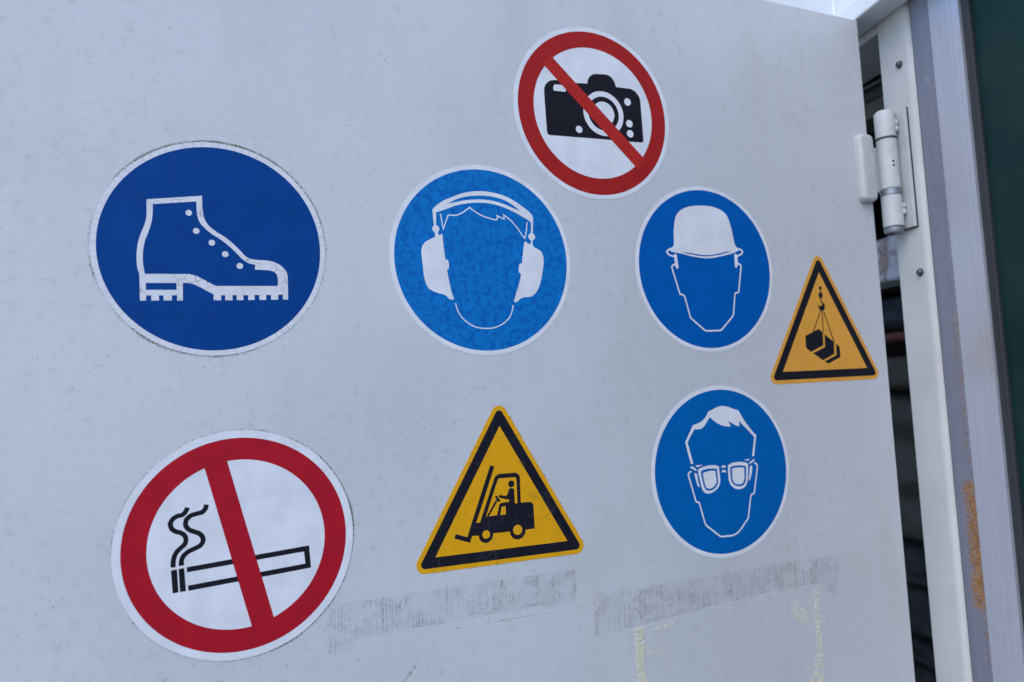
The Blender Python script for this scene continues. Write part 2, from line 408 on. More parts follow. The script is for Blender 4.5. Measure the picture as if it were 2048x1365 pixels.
# header rail above the opening
cpart("header_rail", boxm(-1.6, 0.9, -0.042, 0.0004, T, T + 0.027, bev=0.0025), HEADER)
cpart("roof_rail", boxm(-1.6, -0.0486, -0.030, 0.05, T + 0.0305, T + 0.36, bev=0.004), HEADER)
cpart("roof_rail", boxm(-0.0478, 0.9, -0.030, 0.05, T + 0.0305, T + 0.36, bev=0.004), HEADER)
cpart("header_gasket", boxm(-1.6, 0.9, -0.024, 0.045, T + 0.026, T + 0.032), RUBBER)

# folded trim: flat web, then a flange bent a few degrees out, with two fine grooves
def sheet_profile(pts, z0, z1, thick=0.002):
    bm = bmesh.new(); n = len(pts); back = []
    for i, (x, y) in enumerate(pts): back.append((x, y + thick))
    return extrude_prof(bm, pts + back[::-1], z0, z1)
web = [(0.0552, 0.004), (0.0555, 0.0028), (0.0868, 0.0012)]
fl = [(0.0872, 0.0008), (0.1262, -0.0032), (0.1266, -0.0031), (0.1270, -0.0033), (0.1366, -0.0043), (0.1367, 0.004)]
cpart("trim_web", sheet_profile(web, 0.08, T + 0.02), ALU_SHADED)
cpart("trim_flange", sheet_profile(fl, 0.08, T + 0.02), ALU)
cpart("joint_gap", boxm(0.0540, 0.0556, 0.0035, 0.02, 0.08, T), DARK)
cpart("rubber_seal", boxm(0.1368, 0.1476, -0.0010, 0.012, 0.08, T + 0.02, bev=0.0012), RUBBER)
cpart("side_panel", boxm(0.1478, 1.05, 0.0035, 0.05, 0.08, T + 0.0), GREEN)
# shell
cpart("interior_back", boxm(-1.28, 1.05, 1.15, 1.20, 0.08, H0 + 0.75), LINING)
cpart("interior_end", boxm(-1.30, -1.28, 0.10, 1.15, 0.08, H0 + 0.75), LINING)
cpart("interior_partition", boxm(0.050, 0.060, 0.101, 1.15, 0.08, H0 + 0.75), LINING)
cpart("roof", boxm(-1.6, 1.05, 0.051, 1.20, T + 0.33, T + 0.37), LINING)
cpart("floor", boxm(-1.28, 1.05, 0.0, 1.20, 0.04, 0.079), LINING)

# ledge and rail seen in the gap above the hinge
inner = Matrix.Rotation(R(8), 4, 'Z')
def ipart(name, bm, m, smooth=False):
    return cpart(name, bm, m, smooth)
def rot_bm(bm, ang, piv):
    bmesh.ops.rotate(bm, verts=bm.verts, cent=piv, matrix=Matrix.Rotation(ang, 3, 'Z')); return bm
piv = (-0.14, 0.11, 0)
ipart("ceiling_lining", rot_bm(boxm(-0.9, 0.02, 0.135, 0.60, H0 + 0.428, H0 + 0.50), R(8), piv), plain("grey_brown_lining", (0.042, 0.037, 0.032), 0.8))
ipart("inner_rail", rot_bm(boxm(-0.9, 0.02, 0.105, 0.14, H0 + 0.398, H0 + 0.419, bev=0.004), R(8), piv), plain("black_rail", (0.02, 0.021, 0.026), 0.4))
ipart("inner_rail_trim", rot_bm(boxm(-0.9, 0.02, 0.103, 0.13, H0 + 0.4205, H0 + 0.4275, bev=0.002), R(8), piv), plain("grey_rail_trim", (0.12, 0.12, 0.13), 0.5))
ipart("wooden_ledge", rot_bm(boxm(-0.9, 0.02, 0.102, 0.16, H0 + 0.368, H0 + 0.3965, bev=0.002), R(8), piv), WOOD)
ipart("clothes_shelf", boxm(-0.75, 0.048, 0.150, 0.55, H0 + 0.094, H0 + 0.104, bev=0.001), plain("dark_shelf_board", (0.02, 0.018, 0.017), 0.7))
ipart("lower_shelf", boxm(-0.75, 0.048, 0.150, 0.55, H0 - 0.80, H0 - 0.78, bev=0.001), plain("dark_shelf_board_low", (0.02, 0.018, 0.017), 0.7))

for px, pz in ((0.0327, 0.3665), (0.0356, 0.0797)):         # domed screws on the post: head over a washer
    bm = bmesh.new(); n = 20; ring = []
    for r_, y_ in ((0.0052, 0.0), (0.0052, -0.0010), (0.0041, -0.0014), (0.0039, -0.0036), (0.0030, -0.0046), (0.0012, -0.0048)):
        ring.append([bm.verts.new((px + r_ * math.cos(2 * math.pi * i / n), y_, H0 + pz + r_ * math.sin(2 * math.pi * i / n))) for i in range(n)])
    for a, b in zip(ring, ring[1:]):
        for i in range(n): bm.faces.new((a[i], a[(i + 1) % n], b[(i + 1) % n], b[i]))
    bm.faces.new(ring[-1]); bmesh.ops.recalc_face_normals(bm, faces=bm.faces)
    cpart("screw", bm, SCREW, True)

# ------------------------------------------------------------------ hinge
hin = tag(empty("hinge", (0.585, 0, H0 + 0.13), WA), "white painted barrel hinge with steel washers between door edge and post", "hinge")
AX = (0.0178, -0.0192); HZ = -0.13
def hpart(name, bm, m, smooth=True):
    o = obj(name, bm, m, hin, smooth); return o
rr = 0.0129
hpart("upper_knuckle", lathe(bmesh.new(), [(rr, 0.2681 + HZ), (rr, 0.3005 + HZ), (rr - 0.0008, 0.3035 + HZ), (rr - 0.0032, 0.3058 + HZ), (rr - 0.007, 0.3066 + HZ)], AX), HINGE)
hpart("thin_washer", lathe(bmesh.new(), [(rr + 0.0006, 0.2652 + HZ), (rr + 0.0006, 0.2680 + HZ)], AX), RUBBER)
hpart("middle_knuckle", lathe(bmesh.new(), [(rr, 0.1972 + HZ), (rr, 0.2651 + HZ)], AX), HINGE)
hpart("steel_washer", lathe(bmesh.new(), [(rr - 0.001, 0.1876 + HZ), (rr + 0.0004, 0.1884 + HZ), (rr + 0.0004, 0.1962 + HZ), (rr - 0.001, 0.1970 + HZ)], AX), STEEL)
hpart("lower_knuckle", lathe(bmesh.new(), [(rr - 0.0006, 0.1448 + HZ), (rr, 0.1456 + HZ), (rr, 0.1875 + HZ)], AX), HINGE)
hpart("pin_cap", lathe(bmesh.new(), [(rr - 0.004, 0.1352 + HZ), (rr - 0.0012, 0.1366 + HZ), (rr - 0.0006, 0.1385 + HZ), (rr - 0.0006, 0.1432 + HZ), (rr - 0.0022, 0.1446 + HZ)], AX), STEEL)
hpart("leaf_plate", boxm(0.004, 0.0385, -0.0055, -0.0006, 0.1415 + HZ, 0.3034 + HZ, bev=0.0008), HINGE, False)
hpart("plate_shadow_strip", boxm(0.006, 0.0396, -0.0012, 0.0, 0.1402 + HZ, 0.3042 + HZ), DARK, False)  # dark strip drawing the shadow line along the plate's edges
for zz in (0.2875, 0.2790, 0.1720, 0.1640):         # weld beads where the knuckles meet the plate
    bm = bmesh.new(); bmesh.ops.create_icosphere(bm, subdivisions=2, radius=0.0026)
    for v in bm.verts: v.co = Vector((0.0275 + v.co.x * 0.8, -0.0095 + v.co.y * 1.3, zz + HZ + v.co.z * (1.5 + 0.3 * rnd.random())))
    hpart("weld_bead", bm, HINGE)
for zz in (0.2327, 0.2270):                                # two drilled pin holes
    bm = bmesh.new(); bmesh.ops.create_icosphere(bm, subdivisions=2, radius=0.0017)
    a = R(-12)
    for v in bm.verts: v.co = Vector((AX[0] + rr * math.cos(a) * 0.985 + v.co.x * 0.8, AX[1] + rr * math.sin(a) * 0.985 + v.co.y * 0.8, zz + HZ + v.co.z))
    hpart("pin_hole", bm, DARK)
# arm and pad belong to the door side: built in world axes, moved into the hinge's frame
inv = (Matrix.Translation((0.585, 0, H0 + 0.13)) @ Matrix.Rotation(WA, 4, 'Z')).inverted()
def hworld(name, bm, m, smooth=False):
    bmesh.ops.transform(bm, matrix=inv, verts=bm.verts); return hpart(name, bm, m, smooth)
hworld("arm", boxm(0.5405, 0.5600, -0.0060, -0.0005, H0 + 0.1935, H0 + 0.2570, bev=0.0008), plain("shaded_arm_paint", (0.42, 0.44, 0.47), 0.5))  # arm's shade is put into its colour: greyer than the hinge paint
bm = boxm(0.5165, 0.5437, -0.0115, -0.0004, H0 + 0.1800, H0 + 0.2735)
es = [e for e in bm.edges if abs((e.verts[0].co - e.verts[1].co).normalized().y) > 0.9]
bmesh.ops.bevel(bm, geom=es, offset=0.0085, segments=6, profile=0.5, affect='EDGES')
es = [e for e in bm.edges if all(v.co.y < -0.0114 for v in e.verts)]
bmesh.ops.bevel(bm, geom=es, offset=0.0056, segments=5, profile=0.5, affect='EDGES')
hworld("pad", bm, HINGE, True)

# ------------------------------------------------------------------ door
DX0, DX1, DZ0, DZ1 = -0.62, 0.5447, 0.12, H0 + 0.4414
door = tag(empty("door", (0.0, 0.0, DZ0)), "open white painted steel door covered in safety stickers", "door")
def dpart(name, bm, m, smooth=False):
    bmesh.ops.translate(bm, verts=bm.verts, vec=(0, 0, -DZ0)); return obj(name, bm, m, door, smooth)
dpart("door_leaf", boxm(DX0, DX1, 0.0, 0.042, DZ0, DZ1, bev=0.0014), DOOR)

def inside(p, poly):
    c = False; j = len(poly) - 1
    for i in range(len(poly)):
        a, b = poly[i], poly[j]
        if (a[1] > p[1]) != (b[1] > p[1]) and p[0] < (b[0] - a[0]) * (p[1] - a[1]) / (b[1] - a[1]) + a[0]: c = not c
        j = i
    return c

def band_film(name, loop, width, m, lift=0.03, sel=None):
    """dirt collected along an outline: inner rim under the sheet's edge, outer rim fading on the paint"""
    n = len(loop); bm = bmesh.new(); lay = bm.verts.layers.float.new("fade"); cx = sum(p[0] for p in loop) / n; cy = sum(p[1] for p in loop) / n
    rings = []
    area = sum(loop[i][0] * loop[(i + 1) % n][1] - loop[(i + 1) % n][0] * loop[i][1] for i in range(n))
    for off, fd in ((-0.6, 1.0), (width * 0.45, 0.85), (width, 0.0)):
        ring = []
        for i in range(n):
            t = (Vector(loop[(i + 1) % n]) - Vector(loop[i - 1])).normalized(); nn = Vector((t.y, -t.x)) if area > 0 else Vector((-t.y, t.x))
            p = Vector(loop[i]) + nn * off
            v = bm.verts.new((p.x / 1000, -lift / 1000, H0 + p.y / 1000)); k = 1.0 if sel is None else sel(math.degrees(math.atan2(p.y - cy, p.x - cx)))
            v[lay] = fd * k - (0 if k >= 1 else (1 - k) * 0.8); ring.append(v)
        rings.append(ring)
    for a, b in zip(rings, rings[1:]):
        for i in range(n): bm.faces.new((a[i], a[(i + 1) % n], b[(i + 1) % n], b[i]))
    bm.normal_update()
    for f in bm.faces:
        if f.normal.y > 0: f.normal_flip()
    return dpart(name, bm, m)

def area_film(name, poly, m, cell=4.0, lift=0.03, edge=5.0):
    bm = bmesh.new(); lay = bm.verts.layers.float.new("fade")
    x0, x1 = min(p[0] for p in poly), max(p[0] for p in poly); y0, y1 = min(p[1] for p in poly), max(p[1] for p in poly)
    nx, ny = int((x1 - x0) / cell) + 3, int((y1 - y0) / cell) + 3; V = {}
    def dist(p):
        d = 1e9
        for i in range(len(poly)):
            a, b = Vector(poly[i - 1]), Vector(poly[i]); t = max(0, min(1, (p - a).dot(b - a) / max(1e-9, (b - a).length_squared))); d = min(d, (p - a - (b - a) * t).length)
        return d
    for i in range(nx):
        for j in range(ny):
            p = Vector((x0 + (i - 1) * cell, y0 + (j - 1) * cell)); s = dist(p) * (1 if inside(p, poly) else -1)
            if s < -cell * 1.5: continue
            v = bm.verts.new((p.x / 1000, -lift / 1000, H0 + p.y / 1000)); v[lay] = max(-0.6, min(1.0, s / edge)); V[i, j] = v
    for i in range(nx - 1):
        for j in range(ny - 1):
            q = [V.get(k) for k in ((i, j), (i + 1, j), (i + 1, j + 1), (i, j + 1))]
            if all(q): bm.faces.new(q)
    return dpart(name, bm, m)

def line_film(name, pts, width, m, lift=0.05):
    bm = bmesh.new(); lay = bm.verts.layers.float.new("fade"); P = []
    for a, b in zip(pts, pts[1:]):
        k = max(2, int((Vector(b) - Vector(a)).length / 4))
        P += [Vector(a).lerp(Vector(b), t / k) for t in range(k)]
    P.append(Vector(pts[-1])); rows = []
    for i, p in enumerate(P):
        t = (P[min(i + 1, len(P) - 1)] - P[max(i - 1, 0)]).normalized(); nn = Vector((-t.y, t.x)); row = []
        for s, fd in ((-1, 0.0), (-0.3, 1.0), (0.3, 1.0), (1, 0.0)):
            q = p + nn * s * width / 2; v = bm.verts.new((q.x / 1000, -lift / 1000, H0 + q.y / 1000)); v[lay] = fd; row.append(v)
        rows.append(row)
    for a, b in zip(rows, rows[1:]):
        for k in range(3): bm.faces.new((a[k], a[k + 1], b[k + 1], b[k]))
    return dpart(name, bm, m)

DATA = {"boot":{"c":[-285.93,88.66],
"r":[92.64,97.19],
"outer":[[-54.04,41.14],[-9.47,47.21],[-9.32,36.89],[-8.82,31.28],[-7.17,24.93],[-3.9,19.78],[1.86,14.89],[9.86,9.58],[15.7,4.47],[22.3,-2.44],[26.71,-7.18],[30.45,-9.19],[34.98,-9.87],[44.13,-10.26],[50.27,-11.4],[56.41,-14.54],[60.68,-19.08],[62.58,-24.84],[62.56,-46.5],[57.88,-46.53],[57.82,-41.93],[53.79,-41.97],[53.69,-46.73],[47.52,-46.77],[47.46,-42.36],[43.32,-42.4],[43.23,-46.97],[37.44,-47.01],[37.38,-42.46],[33.29,-42.5],[33.2,-47.04],[27.78,-47.24],[27.87,-42.71],[23.68,-42.75],[23.6,-47.27],[17.95,-47.31],[18.02,-42.81],[14.47,-42.84],[14.54,-47.49],[8.37,-47.54],[8.44,-42.9],[5.08,-42.94],[5.0,-47.56],[-1.24,-47.6],[-1.17,-42.36],[-9.75,-37.39],[-16.13,-33.85],[-20.37,-32.5],[-23.9,-32.24],[-26.01,-32.27],[-26.19,-48.09],[-30.81,-48.12],[-30.76,-43.44],[-34.8,-43.48],[-34.71,-47.99],[-41.34,-48.04],[-41.44,-43.55],[-45.01,-43.58],[-44.92,-48.06],[-50.93,-48.26],[-51.02,-43.79],[-54.83,-43.83],[-54.86,-48.28],[-59.72,-48.32],[-59.97,-26.54],[-61.67,-18.89],[-62.03,-11.96],[-61.7,-3.47],[-60.43,4.32],[-58.07,12.18],[-55.71,18.52],[-54.3,24.84],[-53.97,32.68]],
"hole1":[[-49.26,37.2],[-14.16,41.75],[-14.11,35.0],[-13.47,28.61],[-11.81,23.09],[-8.27,18.45],[-2.54,13.08],[5.42,7.78],[11.96,2.38],[18.53,-4.2],[23.67,-9.72],[28.12,-12.85],[34.28,-14.47],[34.19,-19.05],[43.95,-19.31],[48.55,-19.86],[52.36,-22.24],[53.68,-25.84],[53.66,-33.91],[2.29,-34.68],[-3.91,-32.07],[-11.05,-27.91],[-16.73,-25.17],[-20.98,-24.31],[-55.77,-24.91],[-56.93,-17.22],[-57.29,-11.05],[-56.83,-3.29],[-55.41,4.52],[-52.9,11.63],[-50.79,18.76],[-49.64,25.08],[-49.17,31.39]],
"hole2":[[-55.15,-32.76],[-31.06,-32.51],[-31.13,-38.61],[-55.19,-38.92]],
"dots":[[-20.46,30.95,2.64],[-14.65,14.78,2.66],[-1.94,4.59,2.69],[9.03,-5.48,2.73],[21.16,-15.96,2.76]]},"ears":{"c":[-26.45,86.0],
"r":[95.56,100.36],
"band":[[-53.56,32.76],[-53.96,39.91],[-54.22,45.36],[-54.19,49.6],[-52.42,51.96],[-48.08,55.65],[-42.29,59.79],[-34.36,63.41],[-27.08,66.67],[-19.78,69.32],[-12.45,71.07],[-3.62,72.24],[3.76,72.46],[12.65,71.78],[21.57,70.1],[29.02,67.87],[36.46,64.39],[43.91,60.02],[51.38,54.97],[55.46,51.44],[57.28,49.0],[57.69,46.49],[57.48,41.41],[56.57,29.08],[54.39,28.99],[54.82,36.94],[54.87,42.14],[50.82,44.68],[43.3,48.6],[34.33,52.77],[25.39,56.05],[16.48,58.51],[7.6,59.82],[-1.26,60.05],[-10.08,59.37],[-18.85,57.92],[-27.57,55.72],[-34.81,53.07],[-42.72,49.78],[-50.67,47.06],[-50.77,41.44],[-51.26,32.87]],
"bandhole":[[-38.05,56.6],[-30.19,61.11],[-21.44,64.46],[-12.66,66.43],[-3.85,67.5],[5.01,67.73],[13.91,67.03],[22.83,65.18],[30.25,62.21],[37.64,57.63],[43.41,53.51],[34.53,56.59],[25.58,59.77],[16.66,62.08],[7.76,63.3],[-1.1,63.51],[-9.92,62.81],[-18.68,61.56],[-28.85,59.11]],
"balls":[[-51.66,29.92,3.77],[55.08,26.13,3.98]],
"cupL":[[-52.73,27.69],[-52.84,21.42],[-57.23,19.2],[-61.45,16.99],[-64.29,14.65],[-66.33,11.54],[-67.43,7.79],[-67.81,3.4],[-67.34,-1.96],[-66.72,-8.65],[-66.3,-15.42],[-65.12,-23.43],[-63.29,-28.76],[-61.02,-31.94],[-57.33,-34.04],[-52.59,-36.0],[-46.41,-37.41],[-43.0,-39.27],[-40.33,-42.08],[-37.55,-42.74],[-35.29,-42.45],[-36.35,-39.21],[-38.16,-32.45],[-39.86,-22.98],[-41.26,-14.86],[-41.84,-12.15],[-40.41,-11.44],[-39.34,-9.37],[-39.33,-5.96],[-40.03,-2.57],[-41.04,-1.58],[-42.78,-1.29],[-43.54,5.5],[-44.25,13.65],[-44.69,19.78],[-45.0,25.65],[-46.24,24.43],[-48.38,23.45],[-49.26,24.09],[-49.1,27.85]],
"cupR":[[53.99,23.21],[53.75,18.88],[52.09,18.24],[50.32,18.46],[48.7,19.98],[47.99,21.03],[46.57,20.4],[45.65,17.78],[44.31,9.87],[42.69,1.25],[42.21,-3.39],[39.92,-3.45],[38.92,-4.9],[38.1,-8.82],[37.9,-12.73],[38.84,-13.7],[40.35,-13.95],[39.94,-17.29],[37.89,-24.41],[35.04,-32.21],[32.58,-38.57],[30.53,-44.56],[34.55,-44.39],[36.53,-42.76],[38.52,-41.06],[41.63,-39.9],[50.12,-38.84],[54.09,-36.95],[57.77,-33.35],[60.78,-28.32],[63.52,-21.12],[65.58,-12.46],[67.17,-5.23],[67.81,2.0],[67.27,6.32],[65.66,9.88],[62.29,12.65],[57.72,14.64],[55.73,16.73],[56.09,23.29]],
"hair":[[[-46.19,45.66],[-43.69,30.16],[-37.85,44.88],[-33.74,44.9],[-29.46,45.14],[-25.84,46.37],[-20.67,49.44],[-14.1,54.22],[-10.45,51.42],[-4.76,48.1],[0.99,45.6],[7.56,43.84],[12.71,42.7],[15.32,42.69],[16.5,43.96],[16.14,47.13],[24.0,43.64],[23.94,48.41],[27.88,45.63],[33.7,40.79],[39.46,34.06],[45.16,25.71],[46.91,23.99],[48.95,31.62],[50.44,41.92]],1.3],
"chin":[[[-34.18,-46.38],[-30.68,-56.65],[-13.87,-70.67],[-2.49,-72.51],[7.62,-71.64],[26.1,-59.1],[29.84,-48.0]],1.24]},"photo":{"c":[115.58,259.22],
"r":[95.24,100.43,76.42],
"bar":[[-63.19,49.61],[53.17,-61.52],[64.86,-50.08],[-52.61,60.62]],
"body":[[-44.18,32.62],[-48.46,32.34],[-52.36,31.54],[-56.7,29.53],[-60.36,25.84],[-62.28,21.67],[-62.75,17.34],[-62.68,5.26],[-61.87,-27.21],[-61.27,-29.97],[-59.46,-31.55],[-56.8,-31.78],[1.44,-30.16],[42.71,-29.44],[59.71,-28.92],[61.89,-28.34],[63.32,-26.33],[62.92,-8.37],[62.48,20.96],[61.51,25.38],[58.81,29.58],[54.77,32.85],[50.62,34.43],[46.39,34.65],[30.39,34.25],[29.01,38.55],[26.04,43.76],[22.08,46.58],[18.01,47.52],[11.39,46.99],[3.99,46.36],[-0.16,45.06],[-4.43,41.54],[-6.43,37.97],[-7.53,33.43],[-22.61,32.41]],
"flash":[[-50.96,19.89],[-51.14,23.45],[-50.21,26.08],[-48.36,27.4],[-34.7,28.08],[-35.96,20.2]],
"lens":[[11.58,0.37,26.3],[11.58,0.37,20.0],[11.58,0.37,14.1]],
"dots":[[44.63,18.08,4.46],[45.34,-7.84,4.45],[45.58,-19.88,4.44],[-21.45,-21.61,4.16]]},"helmet":{"c":[257.68,83.28],
"r":[95.69,100.2],
"dome":[[-53.58,21.35],[-48.57,23.73],[-46.34,26.38],[-45.5,30.7],[-45.06,38.08],[-44.41,45.48],[-42.95,52.94],[-41.03,59.82],[-38.66,63.96],[-34.69,67.9],[-28.91,71.34],[-22.05,73.93],[-14.48,75.5],[-5.4,76.49],[3.71,76.84],[12.06,76.46],[20.36,74.85],[27.12,72.5],[32.26,69.15],[35.45,65.49],[37.74,60.49],[39.84,53.24],[41.79,44.38],[43.29,34.86],[44.13,31.06],[46.2,27.94],[49.59,26.15],[53.86,25.34],[48.53,23.24],[41.98,20.34],[32.39,17.8],[21.36,15.36],[10.46,13.33],[2.04,12.38],[-4.73,12.49],[-15.12,13.41],[-26.82,15.08],[-36.92,17.03],[-44.12,17.89],[-51.22,19.36]],
"slit":[[-37.45,19.47],[-28.02,18.43],[-16.29,17.28],[-5.17,16.21],[0.09,16.07],[6.18,16.57],[19.36,18.89],[30.38,21.34],[38.26,22.44],[34.23,21.03],[19.21,17.18],[6.05,15.01],[-0.05,14.5],[-6.05,14.63],[-17.89,15.8],[-28.11,17.32]],
"brimL":[[[-48.06,22.95],[-53.99,20.73],[-56.46,18.39],[-55.42,16.17],[-51.61,14.29],[-46.3,13.05]],2.0],
"brimR":[[[47.19,25.74],[52.99,24.48],[55.32,22.19],[53.76,19.9],[50.02,17.86],[45.51,15.93]],2.15],
"strapL":[[-46.87,15.05],[-45.71,16.0],[-44.24,16.36],[-42.49,15.5],[-41.94,8.79],[-41.26,0.86],[-42.01,-1.3],[-43.49,-1.64],[-45.47,0.75],[-46.02,5.62],[-46.68,12.92]],
"strapR":[[41.97,17.6],[43.86,19.44],[46.28,18.38],[46.69,13.29],[46.37,6.28],[44.26,2.09],[43.04,1.55],[42.15,2.99],[41.95,11.24]],
"face":[[[-43.34,4.1],[-48.25,3.19],[-50.87,0.46],[-41.87,-31.25],[-37.32,-32.77],[-35.22,-34.47],[-29.57,-57.44],[-27.39,-60.72],[-10.45,-73.84],[-6.34,-75.14],[11.69,-74.84],[15.74,-73.29],[32.25,-58.51],[34.41,-54.5],[38.77,-30.41],[40.09,-29.1],[43.34,-28.74],[44.9,-27.09],[51.12,3.38],[50.17,6.31],[44.98,7.15]],1.95]},"smoke":{"c":[-269.35,-174.8],
"r":[92.3,98.91,73.05],
"bar":[[-28.78,73.72],[10.39,-78.61],[28.84,-73.84],[-10.5,78.34]],
"w1":[[[-41.19,35.48],[-42.26,32.81],[-45.04,29.79],[-49.29,28.94],[-52.94,26.7],[-54.78,22.97],[-53.62,18.89],[-50.64,16.24],[-46.42,14.43],[-43.42,11.43],[-42.73,8.38],[-43.81,4.55],[-47.17,1.69],[-50.53,-1.81],[-52.38,-6.8],[-52.94,-13.57]],3.92],
"w2":[[[-26.16,36.45],[-27.15,32.86],[-29.67,30.12],[-34.63,29.32],[-38.95,28.13],[-42.35,25.19],[-42.88,20.95],[-40.61,17.04],[-36.66,14.59],[-32.38,12.42],[-29.64,9.1],[-29.38,5.41],[-31.28,2.32],[-35.61,0.22],[-41.14,-2.04],[-44.83,-5.18],[-46.38,-8.91],[-46.43,-13.02]],3.97],
"e1":[[-54.58,-15.95],[-49.96,-15.61],[-48.9,-34.84],[-53.46,-35.13]],
"e2":[[-48.69,-15.46],[-44.34,-15.21],[-43.23,-34.65],[-47.76,-34.95]],
"cig":[[-42.39,-14.82],[59.05,-9.15],[60.19,-29.16],[-41.23,-34.82],[-41.6,-30.32],[55.35,-24.94],[54.46,-14.02],[-42.14,-19.18]]},"glass":{"c":[260.7,-157.07],
"r":[95.06,99.82],
"hair":[[-45.53,11.9],[-51.29,36.78],[-38.86,55.79],[-34.77,56.56],[-29.02,58.25],[-23.11,61.47],[-18.3,66.32],[-15.44,70.12],[1.49,75.58],[27.76,69.36],[28.96,68.03],[34.13,59.45],[40.62,50.65],[49.08,40.9],[52.33,38.31],[51.66,34.13],[46.84,13.47],[43.83,13.44],[49.17,36.15],[40.09,44.9],[34.61,50.23],[27.3,56.96],[28.32,50.1],[24.14,51.14],[18.49,53.83],[11.65,57.37],[15.62,50.89],[7.88,51.37],[0.97,53.35],[-5.77,56.85],[-10.58,60.23],[-14.61,63.54],[-17.6,59.61],[-21.08,55.72],[-24.48,52.61],[-28.4,50.72],[-32.18,50.3],[-37.1,50.86],[-42.25,44.62],[-47.95,36.44],[-42.01,11.36]],
"frames":[[[[-36.07,4.32],[-31.9,5.98],[-26.19,7.27],[-19.87,7.91],[-13.59,7.59],[-7.99,6.41],[-5.86,5.32],[-5.8,-1.32],[-5.34,-8.49],[-6.27,-14.01],[-8.87,-18.34],[-13.58,-21.69],[-18.79,-23.71],[-23.85,-24.22],[-28.12,-23.05],[-30.99,-20.26],[-33.04,-15.04],[-34.3,-7.9],[-35.6,-1.25]],[[-32.23,1.98],[-29.02,3.22],[-22.7,4.09],[-15.18,3.81],[-9.24,2.95],[-9.04,-2.06],[-8.58,-9.22],[-9.46,-14.22],[-11.98,-17.79],[-15.98,-20.19],[-20.46,-21.17],[-23.57,-20.97],[-26.59,-19.68],[-28.81,-16.45],[-30.2,-10.78],[-31.54,-4.62]],[[-29.48,-0.02],[-24.21,1.04],[-17.9,1.5],[-11.64,0.81],[-11.42,-3.88],[-10.81,-10.03],[-11.97,-13.99],[-15.07,-16.99],[-18.99,-18.64],[-22.75,-18.63],[-25.78,-17.49],[-27.36,-14.07],[-28.48,-8.93]]],[[[6.99,5.78],[11.34,7.48],[18.57,8.43],[25.09,8.32],[31.57,7.27],[36.71,5.66],[36.66,0.19],[35.44,-8.02],[33.89,-16.18],[30.98,-20.56],[26.84,-22.75],[20.26,-23.31],[14.54,-21.84],[10.3,-18.62],[7.51,-13.75],[6.55,-6.49],[6.64,-0.35]],[[10.16,2.95],[14.29,4.25],[20.82,4.48],[27.32,3.94],[33.44,2.54],[33.3,-2.64],[32.39,-10.34],[31.08,-15.92],[27.82,-19.23],[23.15,-20.24],[17.99,-19.6],[13.35,-17.11],[10.48,-13.0],[9.75,-6.78]],[[12.74,1.44],[17.35,2.08],[23.2,1.95],[30.66,0.96],[30.4,-5.5],[29.41,-12.66],[27.4,-16.61],[23.37,-17.79],[19.46,-17.68],[15.09,-15.73],[12.82,-12.18],[12.4,-5.98]]]],
"bridge":[[[-2.83,3.53],[-2.33,5.53],[0.3,6.34],[2.82,5.87],[4.19,3.19],[0.38,3.67]],[[-2.66,-1.85],[-2.14,0.4],[0.46,0.95],[2.99,0.48],[4.14,-2.44],[0.88,-1.64]]],
"temple":[[[-39.34,9.53],[-28.51,9.33],[-36.15,7.1],[-37.64,7.73]],[[-45.85,8.92],[-42.82,8.41],[-38.22,4.51],[-38.36,2.76],[-46.32,6.95]],[[30.51,10.06],[39.85,10.88],[37.65,8.71]],[[39.46,6.73],[47.15,10.56],[46.55,7.73],[38.91,4.43]]],
"shield":[[[-41.56,1.28],[-37.69,-0.31],[-36.98,-6.65],[-35.6,-16.05],[-37.64,-14.61],[-39.37,-9.44],[-40.75,-3.8]],[[42.78,3.07],[42.79,-0.32],[40.7,-8.48],[37.44,-14.95],[36.16,-14.57],[37.98,-5.64],[39.69,2.02]]],
"face":[[[-45.06,2.84],[-48.49,2.36],[-50.01,-0.12],[-41.96,-30.87],[-40.91,-31.9],[-37.57,-32.85],[-31.49,-55.81],[-29.01,-60.39],[-12.75,-73.1],[-7.09,-75.17],[11.68,-74.47],[29.41,-60.33],[31.77,-56.64],[37.67,-32.62],[39.43,-31.2],[42.14,-30.67],[43.34,-28.87],[50.65,0.69],[49.69,3.68],[46.36,5.57]],1.94]},"fork":{"c":[-19.53,-170.04],
"tri":[[0.92,82.73],[71.63,-42.38],[-72.55,-40.35]],
"body":[[-11.13,43.61],[-6.68,41.84],[-28.91,-12.27],[-24.84,-12.21],[-7.9,28.84],[-6.7,31.26],[-4.45,33.05],[-1.87,34.03],[14.93,33.7],[18.2,32.67],[20.3,30.33],[20.89,27.58],[20.53,2.72],[30.35,2.59],[33.13,1.43],[34.49,-1.08],[34.81,-25.23],[22.89,-25.11],[7.11,-24.98],[-11.97,-24.69],[-23.34,-25.09],[-33.81,-24.48],[-36.33,-30.83],[-52.44,-24.79],[-50.75,-20.64],[-39.39,-24.9],[-38.53,-24.23],[-34.74,-14.33]],
"cab":[[-18.39,-7.38],[-11.73,9.35],[-3.59,28.45],[-2.46,29.48],[15.43,29.28],[16.82,27.61],[16.84,2.77],[13.67,2.63],[7.55,4.73],[-0.08,4.85],[-2.28,4.28],[-3.29,2.86],[-6.24,-7.2],[-15.04,-7.29]],
"gap":[[-0.63,1.06],[3.49,0.82],[3.44,-7.34],[-2.86,-7.31]],
"head":[10.9,22.78,3.45],
"torso":[[7.86,17.71],[9.36,18.44],[12.64,18.12],[13.68,16.82],[14.0,1.93],[7.44,2.61],[7.69,7.38],[5.51,7.6],[-3.07,10.13],[-3.56,11.83],[-2.21,12.83],[4.59,11.02],[6.15,12.87]],
"wheelbar":[[[-6.79,12.15],[-2.68,6.31]],2.35],
"column":[[[-5.32,8.36],[-16.85,-7.87]],2.06],
